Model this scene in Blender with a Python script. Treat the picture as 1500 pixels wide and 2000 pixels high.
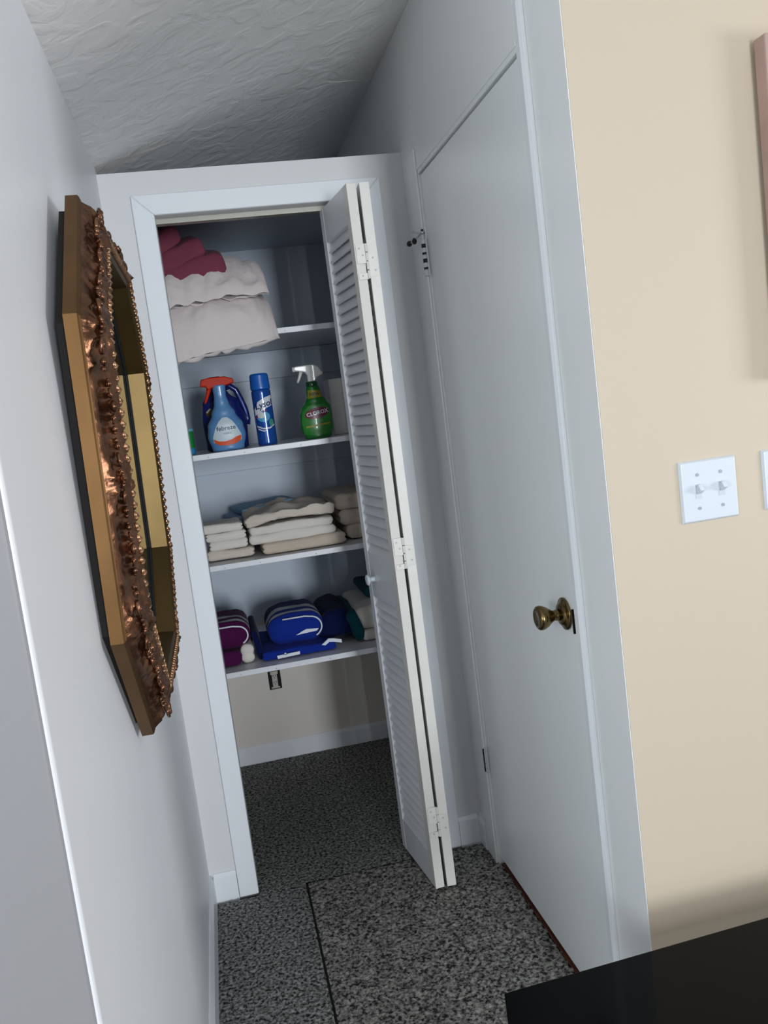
import bpy, bmesh, math, random
from mathutils import Vector, Matrix, noise
random.seed(7)
for o in list(bpy.data.objects): bpy.data.objects.remove(o)
C = bpy.context.scene.collection
sc = bpy.context.scene

# ------------------------------------------------------------------ camera
CAM = Vector((-0.662, -2.5381, 1.4087)); YAW, PITCH, ROLL, FPX = 0.1856, -0.1195, -0.1278, 1678.17
fw = Vector((math.sin(YAW)*math.cos(PITCH), math.cos(YAW)*math.cos(PITCH), math.sin(PITCH)))
r0 = Vector((math.cos(YAW), -math.sin(YAW), 0)); u0 = r0.cross(fw)
rt = math.cos(ROLL)*r0 + math.sin(ROLL)*u0; up = -math.sin(ROLL)*r0 + math.cos(ROLL)*u0
cd = bpy.data.cameras.new('camera'); cam = bpy.data.objects.new('camera', cd); C.objects.link(cam)
m = Matrix((rt, up, -fw)).transposed().to_4x4(); m.translation = CAM; cam.matrix_world = m
cd.sensor_fit = 'VERTICAL'; cd.sensor_height = 24.0; cd.lens = 24.0*FPX/2000.0; cd.clip_start = 0.02
sc.camera = cam

# ------------------------------------------------------------------ world, windows, added fill, exposure
vs = sc.view_settings; vs.view_transform = 'Standard'; vs.look = 'None'; vs.gamma = 1.0; vs.exposure = 0.0
vs.use_curve_mapping = False
w = bpy.data.worlds.new('world'); sc.world = w; w.use_nodes = True
w.node_tree.nodes['Background'].inputs[0].default_value = (0.80, 0.88, 1.0, 1)
w.node_tree.nodes['Background'].inputs[1].default_value = 0.36
def area(name, loc, target, sx, sy, power, col):
    l = bpy.data.lights.new(name, 'AREA'); l.shape = 'RECTANGLE'; l.size = sx; l.size_y = sy; l.energy = power; l.color = col
    o = bpy.data.objects.new(name, l); C.objects.link(o); o.location = loc
    o.rotation_euler = (Vector(target)-Vector(loc)).to_track_quat('-Z', 'Y').to_euler()
    return o
# the tall glass door far behind the camera, and a wide window in the right-hand part of the room
area('patio_door_light', (0.72, -9.0, 1.25), (0.2, 0, 1.1), 1.0, 2.3, 350, (0.88, 0.94, 1.0))
area('room_window_light', (2.3, -2.4, 1.25), (-0.6, -1.0, 1.2), 0.9, 0.7, 30, (0.97, 0.98, 1.0))
area('side_fill_light', (-2.4, -3.4, 1.5), (0.0, -0.7, 1.4), 1.1, 1.2, 54, (0.86, 0.94, 1.0))  # added fill that brightens the right wall; no known window there

# ------------------------------------------------------------------ dimensions
XL, YB, YL, DEP = -0.8614, -1.1403, -1.6626, 1.015
ZTOP = 2.1377
def ceilz(x): return 2.157 + (x-XL)*0.3268

# ------------------------------------------------------------------ materials
def mat(name, col, rough=0.6, metal=0.0, bump=None, spec=0.5, coat=0.0, var=None, sheen=0.0):
    """bump = (scale, strength, distance, detail); var = (scale, amount)"""
    M = bpy.data.materials.new(name); M.use_nodes = True; nt = M.node_tree; b = nt.nodes['Principled BSDF']
    b.inputs['Base Color'].default_value = (*col, 1); b.inputs['Roughness'].default_value = rough
    b.inputs['Metallic'].default_value = metal; b.inputs['Specular IOR Level'].default_value = spec
    b.inputs['Coat Weight'].default_value = coat; b.inputs['Sheen Weight'].default_value = sheen
    tc = nt.nodes.new('ShaderNodeTexCoord')
    if bump:
        n = nt.nodes.new('ShaderNodeTexNoise'); n.inputs['Scale'].default_value = bump[0]; n.inputs['Detail'].default_value = bump[3]
        bp = nt.nodes.new('ShaderNodeBump'); bp.inputs['Strength'].default_value = bump[1]; bp.inputs['Distance'].default_value = bump[2]
        nt.links.new(tc.outputs['Object'], n.inputs['Vector']); nt.links.new(n.outputs['Fac'], bp.inputs['Height'])
        nt.links.new(bp.outputs['Normal'], b.inputs['Normal'])
    if var:
        n = nt.nodes.new('ShaderNodeTexNoise'); n.inputs['Scale'].default_value = var[0]; n.inputs['Detail'].default_value = 4
        r = nt.nodes.new('ShaderNodeValToRGB')
        a = var[1]
        r.color_ramp.elements[0].position = .3; r.color_ramp.elements[1].position = .7
        r.color_ramp.elements[0].color = (*[max(0, c*(1-a)) for c in col], 1)
        r.color_ramp.elements[1].color = (*[min(1, c*(1+a)) for c in col], 1)
        nt.links.new(tc.outputs['Object'], n.inputs['Vector']); nt.links.new(n.outputs['Fac'], r.inputs[0]); nt.links.new(r.outputs[0], b.inputs['Base Color'])
    return M
def srgb(r, g, b):
    f = lambda c: (c/255/12.92) if c/255 <= .04045 else ((c/255+.055)/1.055)**2.4
    return (f(r), f(g), f(b))
M_wall = mat('white_wall_paint', srgb(240, 241, 244), .42, bump=(90, .10, .001, 3))
M_return = mat('dimmed_return_wall_paint', srgb(134, 132, 133), .5, bump=(90, .08, .001, 3))  # darker colour stands in for dimmer light on the left wall's return face
M_right = mat('grey_white_door_wall_paint', srgb(244, 247, 246), .32, bump=(60, .06, .001, 3))
M_front = mat('white_closet_front_paint', srgb(222, 222, 222), .42, bump=(80, .06, .001, 3))
M_trim = mat('gloss_trim_paint', srgb(236, 239, 243), .3, bump=(50, .05, .001, 2))
M_closet = mat('closet_wall_paint', srgb(196, 206, 218), .5, bump=(60, .06, .001, 3))
M_closet_low = mat('closet_lower_wall_paint', srgb(228, 220, 211), .5, bump=(60, .06, .001, 3))
M_shelf = mat('shelf_paint', srgb(226, 227, 232), .35, bump=(40, .08, .001, 3))
M_beige = mat('beige_wall_paint', srgb(194, 180, 160), .55, bump=(120, .06, .001, 2))
M_door = mat('door_paint', srgb(244, 248, 248), .3, bump=(25, .04, .001, 2))
M_bif = mat('louver_door_paint', srgb(242, 244, 248), .35, bump=(60, .06, .001, 2))
M_bif_edge = mat('door_edge_paint', srgb(238, 235, 228), .4, bump=(40, .10, .001, 3), var=(14, .03))
M_wood = mat('red_brown_threshold_wood', srgb(92, 48, 34), .4, bump=(60, .2, .001, 3), var=(30, .4))
M_table = mat('black_gloss_table_top', srgb(7, 7, 8), .12, spec=.10)
M_dark = mat('dark_void', srgb(12, 12, 12), .8)
M_brass = mat('antique_brass', srgb(118, 100, 66), .24, metal=1.0, var=(40, .25))
M_plate = mat('white_switch_plastic', srgb(206, 213, 220), .35)
M_screw = mat('grey_screw_metal', srgb(165, 168, 172), .4, metal=.6)
M_black = mat('black_rubber', srgb(16, 16, 17), .5)
M_gold = mat('antique_gold_leaf', srgb(108, 79, 47), .36, metal=.85, bump=(14, .06, .002, 3), var=(9, .16))
M_goldin = mat('pale_gold_inner_face', srgb(96, 78, 46), .42, metal=.85, var=(7, .14))
M_carve = mat('bronze_gold_carving', srgb(116, 80, 58), .24, metal=.85, bump=(160, .3, .0015, 4), var=(34, .45))
M_leaf = mat('highlighted_gilt_leaves', srgb(172, 132, 98), .28, metal=.8, bump=(200, .3, .001, 3), var=(50, .35))  # highlights on the rim leaves are put into this lighter base colour
M_mirror = mat('mirror_glass', (.78, .80, .78), .02, metal=1.0)
M_frame = mat('pink_brown_frame_wood', srgb(176, 148, 138), .5, var=(12, .12))
M_canvas = mat('plain_canvas', srgb(206, 196, 178), .8, var=(5, .1))
CL = dict(bump=(420, .35, .0015, 3), sheen=.04)
def cloth(n, c, **k):
    d = dict(CL); d.update(k); return mat(n, c, .92, spec=.15, **d)
M_pillow = mat('white_pillow_cotton', srgb(226, 216, 213), .8, bump=(11, .6, .02, 3), spec=.15, sheen=.2)
M_burg = cloth('burgundy_cloth', srgb(126, 62, 80))
M_towelw = cloth('white_terry', srgb(226, 220, 212), var=(8, .04))
M_towelb = cloth('beige_terry', srgb(204, 190, 174), var=(8, .06))
M_towelc = cloth('cream_terry', srgb(214, 203, 190), var=(8, .05))
M_ltblue = cloth('light_blue_cotton', srgb(128, 160, 186))
M_slate = cloth('slate_cotton', srgb(62, 72, 86))
M_blue = cloth('royal_blue_terry', srgb(20, 46, 140))
M_navy = cloth('navy_terry', srgb(8, 20, 62))
M_teal = cloth('teal_terry', srgb(12, 72, 80))
M_purple = cloth('plum_terry', srgb(74, 16, 66))
M_tag = mat('white_label_tape', srgb(226, 230, 238), .6)

def stripe_mat(name, cols, stops, axis='Y'):
    M = bpy.data.materials.new(name); M.use_nodes = True; nt = M.node_tree; b = nt.nodes['Principled BSDF']
    b.inputs['Roughness'].default_value = .92; b.inputs['Specular IOR Level'].default_value = .15; b.inputs['Sheen Weight'].default_value = .04
    tc = nt.nodes.new('ShaderNodeTexCoord'); sp = nt.nodes.new('ShaderNodeSeparateXYZ')
    nt.links.new(tc.outputs['Object'], sp.inputs[0])
    r = nt.nodes.new('ShaderNodeValToRGB'); r.color_ramp.interpolation = 'CONSTANT'
    e = r.color_ramp.elements
    e[0].position = 0; e[0].color = (*cols[0], 1); e[1].position = stops[0]; e[1].color = (*cols[1], 1)
    for p, c in zip(stops[1:], cols[2:]):
        q = e.new(p); q.color = (*c, 1)
    nt.links.new(sp.outputs[axis], r.inputs[0]); nt.links.new(r.outputs[0], b.inputs['Base Color'])
    n = nt.nodes.new('ShaderNodeTexNoise'); n.inputs['Scale'].default_value = 420; bp = nt.nodes.new('ShaderNodeBump')
    bp.inputs['Strength'].default_value = .35; bp.inputs['Distance'].default_value = .0015
    nt.links.new(tc.outputs['Object'], n.inputs['Vector']); nt.links.new(n.outputs['Fac'], bp.inputs['Height']); nt.links.new(bp.outputs['Normal'], b.inputs['Normal'])
    return M

def ceiling_mat():
    M = bpy.data.materials.new('troweled_ceiling_plaster'); M.use_nodes = True; nt = M.node_tree; b = nt.nodes['Principled BSDF']
    b.inputs['Base Color'].default_value = (*srgb(248, 246, 243), 1); b.inputs['Roughness'].default_value = .5
    tc = nt.nodes.new('ShaderNodeTexCoord')
    n1 = nt.nodes.new('ShaderNodeTexNoise'); n1.inputs['Scale'].default_value = 13; n1.inputs['Detail'].default_value = 7; n1.inputs['Distortion'].default_value = .9
    n2 = nt.nodes.new('ShaderNodeTexNoise'); n2.inputs['Scale'].default_value = 46; n2.inputs['Detail'].default_value = 4; n2.inputs['Distortion'].default_value = 1.0
    r = nt.nodes.new('ShaderNodeValToRGB'); r.color_ramp.elements[0].position = .44; r.color_ramp.elements[1].position = .60
    mx = nt.nodes.new('ShaderNodeMath'); mx.operation = 'MULTIPLY_ADD'; mx.inputs[1].default_value = .30
    bp = nt.nodes.new('ShaderNodeBump'); bp.inputs['Strength'].default_value = .38; bp.inputs['Distance'].default_value = .004
    for n in (n1, n2): nt.links.new(tc.outputs['Object'], n.inputs['Vector'])
    nt.links.new(n1.outputs['Fac'], r.inputs[0]); nt.links.new(n2.outputs['Fac'], mx.inputs[0]); nt.links.new(r.outputs[0], mx.inputs[2])
    nt.links.new(mx.outputs[0], bp.inputs['Height']); nt.links.new(bp.outputs['Normal'], b.inputs['Normal'])
    return M
def carpet_mat(name, dark, light):
    M = bpy.data.materials.new(name); M.use_nodes = True; nt = M.node_tree; b = nt.nodes['Principled BSDF']
    b.inputs['Roughness'].default_value = .95; b.inputs['Specular IOR Level'].default_value = .1
    tc = nt.nodes.new('ShaderNodeTexCoord')
    n1 = nt.nodes.new('ShaderNodeTexNoise'); n1.inputs['Scale'].default_value = 118; n1.inputs['Detail'].default_value = 2; n1.inputs['Distortion'].default_value = .4
    r = nt.nodes.new('ShaderNodeValToRGB'); e = r.color_ramp.elements
    e[0].position = .36; e[0].color = (*dark, 1); e[1].position = .72; e[1].color = (*light, 1)
    nt.links.new(tc.outputs['Object'], n1.inputs['Vector']); nt.links.new(n1.outputs['Fac'], r.inputs[0]); nt.links.new(r.outputs[0], b.inputs['Base Color'])
    return M
M_ceil = ceiling_mat()
M_carpet = carpet_mat('speckled_grey_carpet', srgb(43, 43, 43), srgb(180, 181, 177))
M_carpet2 = carpet_mat('speckled_grey_carpet_patch', srgb(45, 44, 42), srgb(186, 184, 177))

# ------------------------------------------------------------------ builders
def link(name, verts, faces, mtl, parent=None, smooth=False, mats=None):
    me = bpy.data.meshes.new(name); me.from_pydata([tuple(v) for v in verts], [], faces); me.update()
    o = bpy.data.objects.new(name, me); C.objects.link(o)
    for x in (mats or [mtl]): me.materials.append(x)
    if smooth: me.polygons.foreach_set('use_smooth', [True]*len(me.polygons))
    if parent: o.parent = parent
    return o
def from_bm(name, bm, mtl, parent=None, smooth=False, bevel=0.0, seg=2):
    bmesh.ops.recalc_face_normals(bm, faces=bm.faces)
    me = bpy.data.meshes.new(name); bm.to_mesh(me); bm.free()
    o = bpy.data.objects.new(name, me); C.objects.link(o); me.materials.append(mtl)
    if smooth: me.polygons.foreach_set('use_smooth', [True]*len(me.polygons))
    if bevel:
        b = o.modifiers.new('bevel', 'BEVEL'); b.width = bevel; b.segments = seg; b.limit_method = 'ANGLE'; b.angle_limit = math.radians(40)
    if parent: o.parent = parent
    return o
def bx(bm, x0, x1, y0, y1, z0, z1, mx=None):
    P = [Vector((x, y, z)) for z in (z0, z1) for y in (y0, y1) for x in (x0, x1)]
    if mx: P = [mx @ p for p in P]
    v = [bm.verts.new(p) for p in P]
    for f in ((0,2,3,1),(4,5,7,6),(0,1,5,4),(2,6,7,3),(0,4,6,2),(1,3,7,5)): bm.faces.new([v[i] for i in f])
def box(name, x0, x1, y0, y1, z0, z1, mtl, parent=None, bevel=0.0, seg=2):
    bm = bmesh.new(); bx(bm, x0, x1, y0, y1, z0, z1); return from_bm(name, bm, mtl, parent, bevel=bevel, seg=seg)
def prism(bm, poly, axis, a, b):
    """poly: list of 2D points in the two remaining axes; axis 'x','y','z'"""
    def P(p, t):
        return {'x': (t, p[0], p[1]), 'y': (p[0], t, p[1]), 'z': (p[0], p[1], t)}[axis]
    A = [bm.verts.new(P(p, a)) for p in poly]; B = [bm.verts.new(P(p, b)) for p in poly]; n = len(poly)
    bm.faces.new(A); bm.faces.new(B[::-1])
    for i in range(n): bm.faces.new((A[i], B[i], B[(i+1) % n], A[(i+1) % n]))
def tube(bm, pts, rad, n=10, cap=True):
    pts = [Vector(p) for p in pts]; rads = rad if isinstance(rad, (list, tuple)) else [rad]*len(pts)
    t0 = (pts[1]-pts[0]).normalized(); ref = Vector((0, 0, 1)) if abs(t0.z) < .9 else Vector((1, 0, 0))
    rings = []; nrm = t0.cross(ref).normalized()
    for i, p in enumerate(pts):
        t = (pts[min(i+1, len(pts)-1)]-pts[max(i-1, 0)]).normalized()
        nrm = (nrm - t*nrm.dot(t)).normalized(); bn = t.cross(nrm)
        rings.append([bm.verts.new(p+(nrm*math.cos(2*math.pi*k/n)+bn*math.sin(2*math.pi*k/n))*rads[i]) for k in range(n)])
    for a, b in zip(rings, rings[1:]):
        for k in range(n): bm.faces.new((a[k], a[(k+1) % n], b[(k+1) % n], b[k]))
    if cap: bm.faces.new(rings[0][::-1]); bm.faces.new(rings[-1])
def ell(bm, c, r, nu=12, nv=8, mx=None):
    g = bmesh.ops.create_uvsphere(bm, u_segments=nu, v_segments=nv, radius=1.0)
    M4 = Matrix.Translation(c) @ (mx or Matrix.Identity(4)) @ Matrix.Diagonal((*r, 1))
    bmesh.ops.transform(bm, matrix=M4, verts=g['verts'])
def lathe(bm, prof, mx=None, n=28):
    """prof = [(axial, radius)...] about +z, transformed by mx"""
    rings = []
    for z, r in prof:
        rings.append([bm.verts.new((mx or Matrix.Identity(4)) @ Vector((r*math.cos(2*math.pi*k/n), r*math.sin(2*math.pi*k/n), z))) for k in range(n)])
    for a, b in zip(rings, rings[1:]):
        for k in range(n): bm.faces.new((a[k], a[(k+1) % n], b[(k+1) % n], b[k]))
    bm.faces.new(rings[0][::-1]); bm.faces.new(rings[-1])
def thing(name, label, cat, loc, rot=(0, 0, 0), group=None):
    o = bpy.data.objects.new(name, None); C.objects.link(o); o.location = loc; o.rotation_euler = rot; o.empty_display_size = .02
    return tag(o, label, cat, group)
def tag(o, label, cat, group=None):
    o['label'] = label; o['category'] = cat
    if group: o['group'] = group
    return o
def struct(o, label=None, cat=None):
    o['kind'] = 'structure'
    if label: o['label'] = label; o['category'] = cat
    return o

# ================================================================== THE SETTING
bm = bmesh.new(); bx(bm, -2.6, 3.6, -9.6, 1.2, -.12, -.012)
struct(from_bm('floor', bm, mat('sub_floor', srgb(70, 66, 62), .8, var=(3, .1))), 'plain dark floor underneath the speckled grey carpet', 'floor')
# left wall: a solid mass with its outer corner at YL
bm = bmesh.new()
prism(bm, [(-2.6, -.012), (XL, -.012), (XL, ceilz(XL)), (-2.6, ceilz(-2.6))], 'y', YL, DEP+.12)
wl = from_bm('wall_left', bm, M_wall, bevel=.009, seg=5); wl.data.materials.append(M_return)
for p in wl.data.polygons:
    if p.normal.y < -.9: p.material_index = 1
struct(wl, 'white left hallway wall where the gold octagonal mirror hangs', 'wall')
# back wall (inside of the closet)
bm = bmesh.new(); prism(bm, [(XL, .60), (0, .60), (0, ceilz(0)), (XL, ceilz(XL))], 'y', DEP, DEP+.12)
struct(from_bm('wall_back', bm, M_closet), 'grey-blue back wall of the closet behind the shelves', 'wall')
bm = bmesh.new(); bx(bm, XL, 0, DEP, DEP+.12, -.012, .60)
struct(from_bm('wall_back_lower', bm, M_closet_low), 'warm off-white back wall of the closet below the bottom shelf', 'wall')
# closet front wall with its opening
OX0, OX1, OZ = -.7233, -.1333, 2.0156
bm = bmesh.new()
bx(bm, XL, OX0, 0, .11, -.012, ZTOP); bx(bm, OX1, 0, 0, .11, -.012, ZTOP); bx(bm, OX0, OX1, 0, .11, OZ, ZTOP)
struct(from_bm('wall_front', bm, M_front), 'white closet front wall around the shelf opening, stopping short of the ceiling', 'wall')
bm = bmesh.new(); bx(bm, XL, 0, .11, DEP, 2.098, ZTOP)
struct(from_bm('ceiling_closet', bm, M_closet), 'low flat ceiling inside the closet', 'ceiling')
# right wall with door opening
bm = bmesh.new()
DY0, DY1, DZ = -.940, -.157, 2.033
bx(bm, 0, .12, YB, DY0, -.012, ceilz(0)); bx(bm, 0, .12, DY1, DEP+.12, -.012, ceilz(0)); bx(bm, 0, .12, DY0, DY1, DZ, ceilz(0))
bx(bm, .045, .12, DY0, DY1, 0, DZ)
struct(from_bm('wall_right', bm, M_right, bevel=.0015), 'grey-white right hallway wall holding the flush door', 'wall')
bm = bmesh.new(); prism(bm, [(.0012, -.012), (3.6, -.012), (3.6, ceilz(3.6)), (.0012, ceilz(0))], 'y', YB-.0012, YB+.10)
struct(from_bm('wall_beige', bm, M_beige), 'warm beige wall right of the hallway corner with the light switches', 'wall')
# sloped ceiling
bm = bmesh.new(); prism(bm, [(-2.6, ceilz(-2.6)), (3.6, ceilz(3.6)), (3.6, ceilz(3.6)+.1), (-2.6, ceilz(-2.6)+.1)], 'y', -5.0, DEP+.12)
struct(from_bm('ceiling', bm, M_ceil), 'sloped ceiling with troweled plaster texture', 'ceiling')
SEAM = ((-.167, .105), (-.004, .255))
# faint plaster ridge (joint) on the ceiling
bm = bmesh.new()
pts = [(SEAM[0][0]+(SEAM[1][0]-SEAM[0][0])*t, SEAM[0][1]+(SEAM[1][1]-SEAM[0][1])*t+.003*math.sin(t*9), ceilz(SEAM[0][0]+(SEAM[1][0]-SEAM[0][0])*t)) for t in [i/14 for i in range(15)]]
tube(bm, pts, [.0008+.0010*i/14 for i in range(15)], 6)
struct(from_bm('trim_1', bm, M_ceil, smooth=True), 'thin raised plaster seam on the ceiling near the right wall', 'trim')

# baseboards
def baseboard(name, lab, x0, x1, y0, y1, h, face):
    bm = bmesh.new(); t = .012
    if face == 'x':    # runs along y, grows in +x from x0
        prism(bm, [(x0, -.01), (x0+t, -.01), (x0+t, h-.012), (x0+t*.35, h), (x0, h)], 'y', y0, y1)
    elif face == '-x':
        prism(bm, [(x1, -.01), (x1-t, -.01), (x1-t, h-.012), (x1-t*.35, h), (x1, h)], 'y', y0, y1)
    else:
        prism(bm, [(y1, -.01), (y1-t, -.01), (y1-t, h-.012), (y1-t*.35, h), (y1, h)], 'x', x0, x1)
    struct(from_bm(name, bm, M_trim), lab, 'baseboard')
baseboard('baseboard_left', 'white baseboard along the left hallway wall', XL, XL, YL, 0, .083, 'x')
baseboard('baseboard_front_left', 'short white baseboard left of the closet opening', XL+.012, -.782, -.012, 0, .085, 'y')
baseboard('baseboard_front_right', 'short white baseboard right of the folded louvered door', -.0755, -.012, -.012, 0, .094, 'y')
baseboard('baseboard_right', 'stub of white baseboard on the right wall beside the door frame', 0, 0, -.072, 0, .094, '-x')
baseboard('baseboard_back', 'low painted baseboard at the back wall inside the closet', XL, 0, DEP-.012, DEP, .075, 'y')

# closet casing (mitred)
def casing():
    w = .0575; t = .012
    a = (OX0, OX1, OZ)
    bm = bmesh.new()
    prism(bm, [(OX0-w, -.002), (OX0, -.002), (OX0, OZ), (OX0-w, OZ+w)], 'y', -t, 0)
    struct(from_bm('trim_2', bm, M_trim, bevel=.003), 'white casing board on the left side of the closet opening', 'trim')
    bm = bmesh.new(); prism(bm, [(OX1+w, -.002), (OX1, -.002), (OX1, OZ), (OX1+w, OZ+w)], 'y', -t, 0)
    struct(from_bm('trim_3', bm, M_trim, bevel=.003), 'white casing board behind the folded louvered door', 'trim')
    bm = bmesh.new(); prism(bm, [(OX0-w, OZ+w), (OX0, OZ), (OX1, OZ), (OX1+w, OZ+w)], 'y', -t, 0)
    struct(from_bm('trim_4', bm, M_trim, bevel=.003), 'white casing board across the top of the closet opening', 'trim')
casing()
# jamb lining and door track
bm = bmesh.new(); bx(bm, OX0, OX1, .038, .068, OZ-.014, OZ)
struct(from_bm('trim_5', bm, mat('dull_track_metal', srgb(150, 148, 138), .4, metal=.5)), 'narrow metal door track under the closet header', 'trim')
# cleats under shelves on the back wall
for i, (z0, z1, l) in enumerate(((1.584, 1.695, 'top'), (1.231, 1.312, 'second'))):
    struct(box('trim_%d' % (6+i), XL, 0, DEP-.016, DEP, z0, z1, M_closet, bevel=.002), 'painted support cleat on the closet back wall under the %s shelf' % l, 'trim')
# near-side casing bead and far-side casing of the right-hand door
bm = bmesh.new()
prism(bm, [(0, -.992), (-.007, -.990), (-.011, -.982), (-.011, -.966), (-.006, -.957), (0, -.955)], 'z', .215, 2.105)
struct(from_bm('trim_8', bm, M_trim, smooth=False, bevel=.002), 'rounded raised strip beside the knob edge of the right-hand door', 'trim')
bm = bmesh.new(); bx(bm, -.0025, 0, -.992, -.962, 0, .215); bx(bm, -.0015, 0, -.955, DY0, 0, DZ+.02)
struct(from_bm('trim_9', bm, M_right, bevel=.001), 'flat jamb strip between the door and the raised strip', 'trim')
bm = bmesh.new(); bx(bm, -.007, 0, DY1+.002, -.078, 0, 2.10)
struct(from_bm('trim_10', bm, M_right, bevel=.003), 'flat casing board between the door hinges and the closet corner', 'trim')
bm = bmesh.new(); bx(bm, -.0025, 0, DY0, DY1, DZ+.010, DZ+.020)
struct(from_bm('trim_11', bm, M_right), 'thin ledge line above the right-hand door', 'trim')

# threshold
tag(from_bm('door_threshold', (lambda b: (bx(b, .006, .044, DY0+.003, DY1-.003, -.012, .002), b)[1])(bmesh.new()), M_wood, bevel=.002),
    'red-brown wooden threshold strip on the floor under the right-hand door', 'threshold')

# ---------------- right door
door = bpy.data.objects.new('door_1', None); C.objects.link(door); door.location = (0.006, DY0, 0)
struct(door, 'flat white-painted door on the right wall with a brass knob', 'door')
box('door_panel', 0, .035, .006, DY1-DY0-.003, .024, DZ-.004, M_door, door, bevel=.002)
ky, kz = -.878, .937
RX = Matrix.Translation((-.006+.0055, ky-DY0, kz)) @ Matrix.Rotation(-math.pi/2, 4, 'Y')
bm = bmesh.new(); lathe(bm, [(0, .0335), (.002, .0345), (.0045, .0340), (.006, .031), (.0075, .026), (.010, .0235), (.013, .022), (.0145, .017), (.0145, .01)], RX, 40)
ros = from_bm('rosette', bm, M_brass, door, smooth=True); ros['label'] = 'round antique brass plate'
bm = bmesh.new(); lathe(bm, [(.012, .0125), (.020, .0118), (.026, .0110), (.030, .0120), (.036, .0165), (.043, .0215), (.050, .0248), (.056, .0260), (.061, .0250), (.0640, .0215), (.0648, .0165), (.0635, .0120), (.0632, .004)], RX, 40)
kn = from_bm('door_knob', bm, M_brass, door, smooth=True); kn['label'] = 'antique brass round knob'
box('latch_slot', -.0088, .002, .0065, .0105, .907, .958, mat('dark_latch_metal', srgb(40, 28, 28), .4, metal=.4), door)['label'] = 'dark latch slot at the door edge'
def door_hinge(z0, z1, worn):
    y = DY1-DY0+.0015
    bm = bmesh.new(); n = 5; h = (z1-z0)/n
    for k in range(n): tube(bm, [(-.0125, y, z0+k*h+.0008), (-.0125, y, z0+(k+1)*h-.0008)], .0065 if k % 2 else .0060, 12)
    bx(bm, -.009, -.0055, y-.010, y-.001, z0, z1); bx(bm, -.015, -.0122, y+.001, y+.014, z0, z1)
    if worn:
        tube(bm, [(-.0125, y, z1), (-.0125, y, z1+.012)], [.005, .0035], 10)
    h_ = from_bm('hinge', bm, mat('painted_hinge_metal', srgb(226, 228, 234), .35), door)
    bm = bmesh.new()
    if not worn:
        for k in range(6): tube(bm, [(-.0150-.0006*(k % 2), y-.005, z0+.006+k*.012), (-.0150-.0006*((k+1) % 2), y-.005, z0+.018+k*.012)], .0022, 6)
    for k in range(n-1 if worn else 0):
        zz = z0+(k+1)*h
        tube(bm, [(-.0125, y, zz-.0025-.002*(k % 2)), (-.0125, y, zz+.0035+.003*(k % 2))], .0068, 12)
    from_bm('bare_metal', bm, M_black, h_)
door_hinge(1.757, 1.858, True); door_hinge(.292, .372, False)
# hinge-pin door stop with black rubber tips, resting on the top hinge
st = thing('door_stop', 'small hinge-pin door stop with black rubber tips on the upper door hinge', 'door stop', (-.0065, DY1+.0015, 1.872))
bm = bmesh.new(); tube(bm, [(0, 0, .000), (0, 0, .004)], .008, 12); tube(bm, [(-.004, 0, .002), (-.020, .018, -.012), (-.024, .040, -.014)], .0028, 8)
tube(bm, [(-.006, .004, .002), (-.018, .034, .014)], .0022, 8)
from_bm('bracket', bm, mat('bright_steel', srgb(190, 192, 196), .3, metal=.8), st)
bm = bmesh.new(); ell(bm, (-.027, .052, -.014), (.008, .012, .008)); ell(bm, (-.020, .020, -.014), (.007, .010, .009)); ell(bm, (0, -.001, .010), (.004, .004, .003))
from_bm('rubber_tip', bm, M_black, st, smooth=True)

# ---------------- carpets (real pile relief)
def carpet(name, label, x0, x1, y0, y1, mask, mtl, lift=0.0, step=.0055):
    nx = int((x1-x0)/step); ny = int((y1-y0)/step); vs_, fs, idx = [], [], {}
    def edge(x, y):
        for dx, dy in ((step*1.5, 0), (-step*1.5, 0), (0, step*1.5), (0, -step*1.5)):
            if not mask(x+dx, y+dy): return True
        return False
    for j in range(ny+1):
        for i in range(nx+1):
            x = x0+(x1-x0)*i/nx; y = y0+(y1-y0)*j/ny
            if not mask(x, y): continue
            n = noise.noise(Vector((x*150, y*150, lift*999))) ; n2 = noise.noise(Vector((x*60, y*60, 3)))
            z = lift + .0030*n + .0012*n2
            if edge(x, y): z -= .003
            jx = .0018*noise.noise(Vector((x*230, y*230, 9))); jy = .0018*noise.noise(Vector((x*230, y*230, 19)))
            idx[i, j] = len(vs_); vs_.append((x+jx, y+jy, z))
    for j in range(ny):
        for i in range(nx):
            q = [idx.get(k) for k in ((i, j), (i+1, j), (i+1, j+1), (i, j+1))]
            if None not in q: fs.append(q)
    o = link(name, vs_, fs, mtl, smooth=True)
    tag(o, label, 'carpet'); return o
SX = -.573; SY = -.018
carpet('carpet', 'speckled grey carpet covering the closet floor and the strip along the left wall', XL+.006, 0.0, -2.9, DEP-.004,
       lambda x, y: (XL+.006 <= x <= 0 and -2.9 <= y <= DEP-.004) and (y > SY+.002 or x < SX-.0015) and not (-.02 < y < .12 and (x < OX0 or x > OX1)) , M_carpet)
carpet('carpet', 'rectangular speckled grey carpet piece in front of the closet beside the right-hand door', SX, .014, -2.9, SY,
       lambda x, y: SX-.0005 <= x <= .009+.003*math.sin(y*190)+.002*math.sin(y*71) and -2.9 <= y <= SY and not (x > -.002 and (y > DY1-.002 or y < DY0)), M_carpet2, lift=.0045)

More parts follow.
